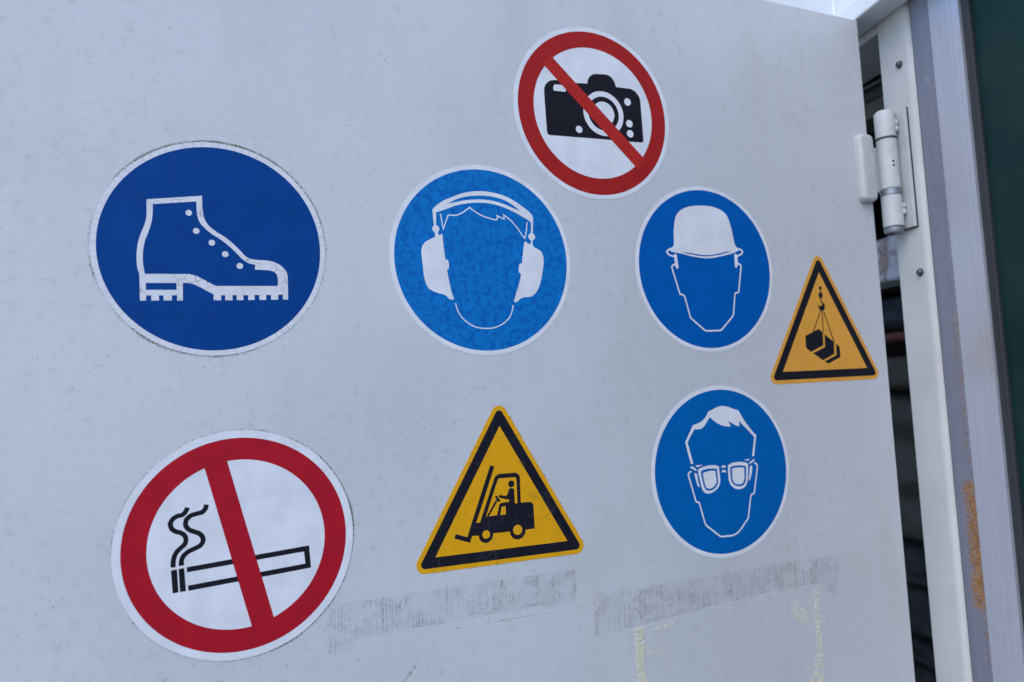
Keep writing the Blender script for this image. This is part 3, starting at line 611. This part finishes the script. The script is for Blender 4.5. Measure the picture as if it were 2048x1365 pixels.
"wheels":[[[-19.11,-25.27,7.72],[-18.95,-24.84,4.11]],[[15.66,-25.13,8.68],[15.56,-24.25,5.07]]]},"crane":{"c":[434.49,-1.75],
"tri":[[0.67,84.33],[71.77,-41.91],[-72.44,-42.42]],
"hook":[[-1.7,65.24],[0.79,66.5],[3.02,65.31],[3.12,63.27],[1.5,61.22],[1.52,58.37],[3.48,56.76],[4.34,54.74],[2.95,51.88],[1.39,50.24],[1.59,46.18],[3.77,44.57],[5.86,42.14],[6.2,39.3],[4.77,36.05],[2.07,33.85],[-1.13,33.85],[-3.56,36.03],[-4.49,39.26],[-3.84,43.31],[-2.51,40.89],[-0.49,39.84],[1.23,40.9],[1.71,43.34],[-0.34,46.17],[-0.48,49.82],[-2.35,52.24],[-3.11,55.07],[-1.82,57.11],[-0.26,58.76],[-0.32,61.19],[-1.75,62.8]],
"slings":[[[[-1.86,34.01],[-17.23,7.13]],1.4],[[[0.65,33.61],[-0.28,5.34]],1.41],[[[3.39,33.2],[17.22,-7.42]],1.42]],
"loads":[[[-31.15,1.95],[-7.34,10.8],[-1.28,5.91],[-1.99,-10.48],[-23.95,-18.67],[-31.36,-12.97]],[[1.68,3.71],[16.45,-6.6],[16.06,-21.8],[-4.5,-29.66],[-20.36,-20.34],[0.74,-12.78]],[[20.33,-8.69],[25.74,-12.85],[25.97,-26.24],[4.28,-34.14],[-1.8,-31.17],[19.1,-23.65]]]},"res":{"s1":[[-194.83,-238.87],[-128.05,-240.31],[-39.09,-240.32],[61.64,-241.91],[59.75,-278.36],[-23.97,-274.49],[-73.41,-274.72],[-129.3,-274.56],[-171.55,-274.67],[-172.69,-288.21],[-196.78,-284.36]],
"s2":[[78.48,-271.02],[166.34,-272.2],[265.76,-273.28],[366.22,-272.89],[427.21,-275.23],[425.38,-320.2],[408.81,-319.85],[395.72,-307.29],[317.24,-305.72],[231.2,-309.13],[127.26,-313.64],[76.48,-315.64]],
"yl":[[127.46,-315.99],[139.77,-316.21],[139.11,-330.4],[137.54,-351.79],[139.11,-381.35],[128.47,-379.22],[127.98,-350.01]],
"yr":[[385.81,-310.76],[393.59,-309.27],[391.89,-353.81],[391.05,-398.96],[389.87,-431.59],[364.16,-426.44],[376.76,-406.64],[383.39,-373.27],[382.13,-345.21]],
"yc":[[347.61,-318.92],[356.68,-320.32],[373.41,-338.57],[372.52,-347.11],[358.43,-348.24],[347.8,-339.6]],
"yt":[[129.02,-315.02],[159.1,-316.64],[178.57,-315.13],[178.08,-321.4],[154.86,-322.2],[129.74,-317.93]],
"yb":[[138.77,-334.99],[153.23,-343.8],[170.62,-342.23],[168.35,-346.54],[141.69,-346.37]],
"l1":[[-73.68,-280.93],[-14.11,-281.46],[32.32,-282.29]],
"l2":[[105.22,-313.75],[127.15,-315.17],[170.98,-312.61],[231.24,-308.65],[317.24,-305.72],[390.9,-307.64]],
"moss":[[-115.4,-307.63],[-121.76,-315.05],[-128.05,-322.41],[-137.34,-331.92]],
"scr":[[454.85,-251.78],[453.19,-266.21],[452.65,-275.26]]}}
RS = DATA['res']
area_film("tape_residue", RS['s1'], FILM_STREAK, edge=3.0)
area_film("tape_residue", RS['s2'], FILM_STREAK, edge=3.0)
line_film("paper_edge", RS['l1'], 1.2, film("faint_grey_line", (0.26, 0.27, 0.27), 300, 300, 0.35, 0.6, 0.5))
line_film("paper_edge", RS['l2'], 1.6, FILM_LINE)
line_film("scuff_mark", RS['moss'], 7.0, FILM_MOSS)
line_film("scratch", RS['scr'], 1.6, FILM_SPOT)
# dried glue of a removed sheet: hundreds of small crumbs
bm = bmesh.new()
def crumb(x, y, s):
    n = rnd.choice((5, 6, 7)); a0 = rnd.random() * 6; h = 0.00012 + 0.00035 * rnd.random(); el = 0.55 + rnd.random() * 0.9
    lo, hi = [], []
    for i in range(n):
        a = a0 + i * 2 * math.pi / n; r_ = s * (0.6 + 0.6 * rnd.random()) / 1000
        px, pz = x / 1000 + r_ * math.cos(a), H0 + y / 1000 + r_ * math.sin(a) * el
        lo.append(bm.verts.new((px, -0.00002, pz))); hi.append(bm.verts.new((x / 1000 + (px - x / 1000) * 0.75, -h, H0 + y / 1000 + (pz - H0 - y / 1000) * 0.75)))
    for i in range(n): bm.faces.new((lo[i], lo[(i + 1) % n], hi[(i + 1) % n], hi[i]))
    bm.faces.new(hi)
def crumbs(poly, n, s0, s1, keep=lambda x, y: True):
    x0, x1 = min(p[0] for p in poly), max(p[0] for p in poly); y0, y1 = min(p[1] for p in poly), max(p[1] for p in poly); k = 0; tries = 0
    while k < n and tries < n * 40:
        tries += 1; x, y = rnd.uniform(x0, x1), rnd.uniform(y0, y1)
        if inside((x, y), poly) and keep(x, y): crumb(x, y, rnd.uniform(s0, s1)); k += 1
nz = lambda x, y, f, t: noise.noise(Vector((x * f, y * f, 3.1))) > t
crumbs(RS['yl'], 1200, 0.4, 1.2, lambda x, y: nz(x, y, 0.22, -0.25))
crumbs(RS['yr'], 850, 0.35, 1.1, lambda x, y: nz(x, y, 0.30, -0.02))
crumbs(RS['yc'], 190, 0.4, 1.1, lambda x, y: nz(x, y, 0.45, 0.0))
x0_ = min(p[0] for p in RS['yc']); x1_ = max(p[0] for p in RS['yr']); y1_ = max(p[1] for p in RS['yr']); y0_ = y1_ - 170
for k in range(150):
    x = rnd.triangular(x0_, x1_, x1_ - 4); crumb(x, rnd.uniform(y0_, y1_ - 6), rnd.uniform(0.25, 0.7))
lx = min(p[0] for p in RS['yl'])
for k in range(60): crumb(lx + abs(rnd.gauss(0, 22)) + 4, rnd.uniform(y0_ - 40, y1_ - 92), rnd.uniform(0.25, 0.65))
crumbs(RS['yt'], 110, 0.4, 1.0, lambda x, y: nz(x, y, 0.15, 0.02))
crumbs(RS['yb'], 40, 0.4, 1.0, lambda x, y: nz(x, y, 0.15, 0.0))
bmesh.ops.recalc_face_normals(bm, faces=bm.faces)
tag(dpart("glue_residue", bm, GLUE), kind='stuff')

# ------------------------------------------------------------------ stickers
TH = 0.22                                                   # sheet thickness, mm
L1, L2, L3, L4 = TH + 0.05, TH + 0.10, TH + 0.15, TH + 0.20
def sticker(key, name, label, cat, group):
    c = DATA[key]['c']; o = empty(name, (c[0] / 1000, 0, H0 + c[1] / 1000)); return tag(o, label, cat, group)
def flat(name, loops, lift, m, root, raw=False): return obj(name, print_bm([lp if raw else smooth_loop(lp) for lp in loops], lift), m, root)
def disc(name, r, lift, m, root, rin=None, c=(0, 0)):
    return obj(name, print_bm([circle(*c, r)] + ([circle(*c, rin)] if rin else []), lift), m, root)
def line(name, st, lift, m, root): return obj(name, stroke_bm(st[0], st[1], lift), m, root)
def wob(r, amp, seed, n=200, cut=None):
    out = []
    for i in range(n):
        a = 2 * math.pi * i / n; q = r + amp * noise.noise(Vector((math.cos(a) * 4, math.sin(a) * 4, seed)))
        if cut: q += cut(math.degrees(a))
        out.append(Vector((q * math.cos(a), q * math.sin(a))))
    return out
GB, GR, GY = "round blue mandatory stickers", "round red prohibition stickers", "yellow warning triangles"
def around(key, loop): c = DATA[key]['c']; return [(p[0] + c[0], p[1] + c[1]) for p in loop]

# boot
d = DATA['boot']; s = sticker('boot', "mandatory_sticker", "round dark blue sticker showing a white safety boot", "sticker", GB)
rim = wob(d['r'][1], 0.25, 1.0)
obj("vinyl_sheet", slab_bm(rim, TH), V_RIM, s); disc("blue_disc", d['r'][0], L1, V_NAVY, s)
flat("boot_symbol", [d['outer'], d['hole1'], d['hole2']], L2, V_WHITE_OLD, s)
for q in d['dots']: disc("eyelet", q[2], L2, V_WHITE_OLD, s, c=q[:2])
band_film("edge_grime", around('boot', rim), 3.6, FILM_EDGE, sel=lambda a: 0.93 + 0.16 * math.sin(math.radians(a * 3 + 20)) * math.cos(math.radians(a * 1.0 + 60)) + 0.18 * max(0, math.sin(math.radians(a))))

# hearing protection
d = DATA['ears']; s = sticker('ears', "mandatory_sticker", "round mottled blue sticker showing a head wearing ear muffs", "sticker", GB)
obj("vinyl_sheet", slab_bm(wob(d['r'][1], 0.15, 2.0), TH), V_WHITE, s); disc("blue_disc", d['r'][0], L1, V_MOTT, s)
flat("headband", [d['band'], d['bandhole']], L2, V_WHITE, s)
for q in d['balls']: disc("pivot", q[2], L3, V_WHITE, s, c=q[:2])
flat("ear_cup", [d['cupL']], L2, V_WHITE, s); flat("ear_cup", [d['cupR']], L2, V_WHITE, s)
line("hair_line", d['hair'], L2, V_WHITE, s); line("chin_line", d['chin'], L2, V_WHITE, s)

# no photography
d = DATA['photo']; s = sticker('photo', "prohibition_sticker", "round red ringed sticker crossing out a black camera", "sticker", GR)
obj("vinyl_sheet", slab_bm(wob(d['r'][1], 0.15, 3.0), TH), V_WHITE, s)
flat("camera_body", [d['body'], d['flash']], L1, V_BLACK, s)
lc = d['lens']
disc("lens_ring", lc[0][2], L2, V_WHITE, s, c=lc[0][:2]); disc("lens_ring", lc[1][2], L3, V_BLACK, s, rin=lc[2][2], c=lc[1][:2])
for q in d['dots']: disc("button", q[2], L2, V_WHITE, s, c=q[:2])
disc("red_ring", d['r'][0], L2, V_RED2, s, rin=d['r'][2]); flat("slash_bar", [d['bar']], L4, V_REDBAR, s, raw=True)

# helmet
d = DATA['helmet']; s = sticker('helmet', "mandatory_sticker", "round blue sticker showing a head wearing a white hard hat", "sticker", GB)
rim = wob(d['r'][1], 0.15, 4.0)
obj("vinyl_sheet", slab_bm(rim, TH), V_WHITE, s); disc("blue_disc", d['r'][0], L1, V_BLUE, s)
flat("hard_hat", [d['dome'], d['slit']], L2, V_WHITE, s)
line("brim", d['brimL'], L3, V_WHITE, s); line("brim", d['brimR'], L3, V_WHITE, s)
flat("strap", [d['strapL']], L2, V_WHITE, s); flat("strap", [d['strapR']], L2, V_WHITE, s); line("face_line", d['face'], L3, V_WHITE, s)
band_film("edge_grime", around('helmet', rim), 4.5, FILM_SPOT, sel=lambda a: max(0.0, 1 - abs(((a + 128) + 180) % 360 - 180) / 48.0) + max(0, 1 - abs(a - 130) / 30) * 0.8)

# no smoking
d = DATA['smoke']; s = sticker('smoke', "prohibition_sticker", "round red ringed sticker crossing out a smoking cigarette", "sticker", GR)
rim = wob(d['r'][1], 0.3, 5.0, 240, lambda a: (-1.1 * max(0.0, min(1.0, (a - 117.0) / 1.5)) * max(0.0, 1 - max(0.0, a - 120) / 60.0)) if a > 0 else 0.0)
obj("vinyl_sheet", slab_bm(rim, TH + 0.25), V_WHITE, s); k = 0.25
disc("red_ring", d['r'][0], L1 + k, V_RED, s, rin=d['r'][2])
flat("cigarette", [d['cig']], L1 + k, V_BLACK, s, raw=True); flat("ember", [d['e1']], L1 + k, V_BLACK, s, raw=True); flat("ember", [d['e2']], L1 + k, V_BLACK, s, raw=True)
line("smoke_wisp", d['w1'], L1 + k, V_BLACK, s); line("smoke_wisp", d['w2'], L1 + k, V_BLACK, s)
flat("slash_bar", [d['bar']], L2 + k, V_RED, s, raw=True)
band_film("edge_grime", around('smoke', rim), 2.6, FILM_EDGE, sel=lambda a: 0.93 + 0.14 * math.cos(math.radians(a * 2 + 50)) * math.sin(math.radians(a * 3)) + 0.15 * math.cos(math.radians(a)))  # rim dirt, also painting in the shade of the thick sheet's edge

# eye protection
d = DATA['glass']; s = sticker('glass', "mandatory_sticker", "round blue sticker showing a head wearing safety glasses", "sticker", GB)
rim = wob(d['r'][1], 0.15, 6.0)
obj("vinyl_sheet", slab_bm(rim, TH), V_WHITE, s); disc("blue_disc", d['r'][0], L1, V_BLUE2, s)
flat("hair", [d['hair']], L2, V_WHITE, s)
for fr in d['frames']: flat("spectacle_frame", fr[:2], L2, V_WHITE, s); flat("lens", [fr[2]], L2, V_WHITE, s)
for q in d['bridge']: flat("bridge", [q], L2, V_WHITE, s)
for q in d['temple']: flat("temple", [q], L2, V_WHITE, s)
for q in d['shield']: flat("side_shield", [q], L2, V_WHITE, s)
line("face_line", d['face'], L2, V_WHITE, s)
band_film("edge_grime", around('glass', rim), 2.0, FILM_SPOT, sel=lambda a: 0.7)

# triangles
def tri_loop(T, off, r, n=10):
    """triangle pushed out by `off` mm with corners rounded to radius r"""
    T = [Vector(p) for p in T]; c = sum(T, Vector((0, 0))) / 3; out = []
    big = [c + (p - c) * (1 + 2 * (off - r) / (p - c).length) for p in T]
    if sum(T[i].x * T[(i + 1) % 3].y - T[(i + 1) % 3].x * T[i].y for i in range(3)) < 0: big = big[::-1]
    for i in range(3):
        p = big[i]; a = (p - big[i - 1]).normalized(); b = (big[(i + 1) % 3] - p).normalized()
        a0 = math.atan2(-a.x, a.y); b0 = math.atan2(-b.x, b.y)
        while b0 < a0: b0 += 2 * math.pi
        for k in range(n + 1):
            t = a0 + (b0 - a0) * k / n; out.append(p + Vector((math.cos(t), math.sin(t))) * r)
    return out
def dense(loop, step=4.0):
    out = []
    for i, a in enumerate(loop):
        b = loop[(i + 1) % len(loop)]; k = max(1, int((Vector(b) - Vector(a)).length / step)); out += [Vector(a).lerp(Vector(b), t / k) for t in range(k)]
    return out
def inner_loop(T): return [Vector(p) for p in T]

d = DATA['fork']; s = sticker('fork', "warning_sticker", "large yellow triangle sticker showing a black forklift truck", "sticker", GY)
rim = dense(tri_loop(d['tri'], 14.5, 8.4)); rim = [p + Vector((noise.noise(Vector((p.x * .2, p.y * .2, 1))), noise.noise(Vector((p.x * .2, p.y * .2, 9))))) * 0.25 for p in rim]
obj("vinyl_sheet", slab_bm(rim, TH), V_YELLOW, s)
flat("black_border", [tri_loop(d['tri'], 10.0, 4.2), inner_loop(d['tri'])], L1, V_BLACK_OLD, s, raw=True)
flat("forklift_body", [d['body'], d['cab'], d['gap']], L1, V_BLACK_OLD, s)
disc("driver_head", d['head'][2], L2, V_BLACK_OLD, s, c=d['head'][:2]); flat("driver", [d['torso']], L2, V_BLACK_OLD, s)
line("steering_wheel", d['wheelbar'], L2, V_BLACK_OLD, s); line("steering_column", d['column'], L2, V_BLACK_OLD, s)
for o_, i_ in d['wheels']:
    wl = disc("wheel", o_[2], L2, V_BLACK_OLD, s, c=o_[:2]); disc("hub", i_[2], L3, V_YELLOW, wl, c=i_[:2])
band_film("edge_grime", around('fork', rim), 1.8, FILM_SPOT, sel=lambda a: 0.92)

d = DATA['crane']; s = sticker('crane', "warning_sticker", "faded yellow triangle sticker showing a load hanging from a crane hook", "sticker", GY)
rim = dense(tri_loop(d['tri'], 15.0, 8.6))
obj("vinyl_sheet", slab_bm(rim, TH), V_YELLOW2, s)
flat("black_border", [tri_loop(d['tri'], 10.2, 4.2), inner_loop(d['tri'])], L1, V_BLACK, s, raw=True)
flat("crane_hook", [d['hook']], L1, V_BLACK, s)
for q in d['slings']: line("sling", q, L1, V_BLACK, s)
for q in d['loads']: flat("load_block", [q], L2, V_BLACK, s, raw=True)

# ------------------------------------------------------------------ things inside the container, seen through the gap
def bundle(bm, x0, x1, y0, y1, z0, z1, amp, seed, nx=30, nz=16, fold=(0, 0), sag=0.0):
    """soft folded pack: a pillow-edged block pushed about by folds"""
    r = bmesh.ops.create_cube(bm, size=2.0); vs0 = r['verts']; n0 = len(bm.verts)
    es = list({e for v in vs0 for e in v.link_edges})
    bmesh.ops.subdivide_edges(bm, edges=es, cuts=nz, use_grid_fill=True)
    comp = list(bm.verts)
    for v in comp:
        c = v.co.copy(); p = 5.0
        nrm = (abs(c.x) ** p + abs(c.y) ** p + abs(c.z) ** p) ** (1 / p); c = c / nrm * 1.0
        q = Vector(((x0 + x1) / 2 + c.x * (x1 - x0) / 2, (y0 + y1) / 2 + c.y * (y1 - y0) / 2, (z0 + z1) / 2 + c.z * (z1 - z0) / 2))
        dsp = noise.noise(Vector((q.x * 14, q.y * 14, q.z * 20 + seed))) * amp + noise.noise(Vector((q.x * 40, q.y * 40, q.z * 45 + seed))) * amp * 0.35
        if fold[0]: dsp += fold[0] * math.sin((q.z + 0.35 * q.x + 0.05 * noise.noise(Vector((q.x * 9, 0, seed)))) * fold[1])
        v.co = q + Vector((c.x * 0.6, c.y, c.z * 0.25)) * dsp
    return bm
def item(name, label, cat, x, y, z, rz=0.0):
    o = empty(name, (0, 0, 0)); Mw = Matrix.Translation((0.585, 0, 0)) @ Matrix.Rotation(WA, 4, 'Z') @ Matrix.Translation((x, y, z))
    o.matrix_world = Mw; return tag(o, label, cat)

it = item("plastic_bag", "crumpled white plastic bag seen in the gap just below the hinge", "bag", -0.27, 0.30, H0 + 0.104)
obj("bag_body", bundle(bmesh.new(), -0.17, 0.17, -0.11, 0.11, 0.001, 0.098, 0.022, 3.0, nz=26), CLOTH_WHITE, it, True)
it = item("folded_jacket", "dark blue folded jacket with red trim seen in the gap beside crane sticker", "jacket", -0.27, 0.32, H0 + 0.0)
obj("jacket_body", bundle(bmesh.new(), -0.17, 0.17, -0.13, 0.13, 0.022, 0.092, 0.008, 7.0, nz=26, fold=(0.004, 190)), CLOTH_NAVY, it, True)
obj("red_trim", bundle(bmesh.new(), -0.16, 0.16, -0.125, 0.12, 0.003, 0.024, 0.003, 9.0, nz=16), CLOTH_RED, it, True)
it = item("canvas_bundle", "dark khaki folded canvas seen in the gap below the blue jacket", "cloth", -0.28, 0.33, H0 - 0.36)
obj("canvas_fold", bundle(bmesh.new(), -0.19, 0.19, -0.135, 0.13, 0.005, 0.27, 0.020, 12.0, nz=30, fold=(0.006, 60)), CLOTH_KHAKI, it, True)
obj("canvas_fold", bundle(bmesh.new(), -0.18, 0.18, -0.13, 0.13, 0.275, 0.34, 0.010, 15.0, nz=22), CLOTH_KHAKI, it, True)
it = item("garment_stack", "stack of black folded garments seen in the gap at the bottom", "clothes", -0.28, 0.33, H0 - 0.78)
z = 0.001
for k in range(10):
    h = rnd.uniform(0.045, 0.085); h = min(h, 0.415 - z)
    if h < 0.012: break
    obj("garment", bundle(bmesh.new(), -0.18 + rnd.uniform(-.01, .01), 0.18 + rnd.uniform(-.012, .012), -0.135 + rnd.uniform(-.012, .008), 0.13, z, z + h, 0.016, 20.0 + k * 3.7, nz=26, fold=(0.004, 150 + 30 * (k % 3))), CLOTH_BLACK, it, True); z += h + 0.001
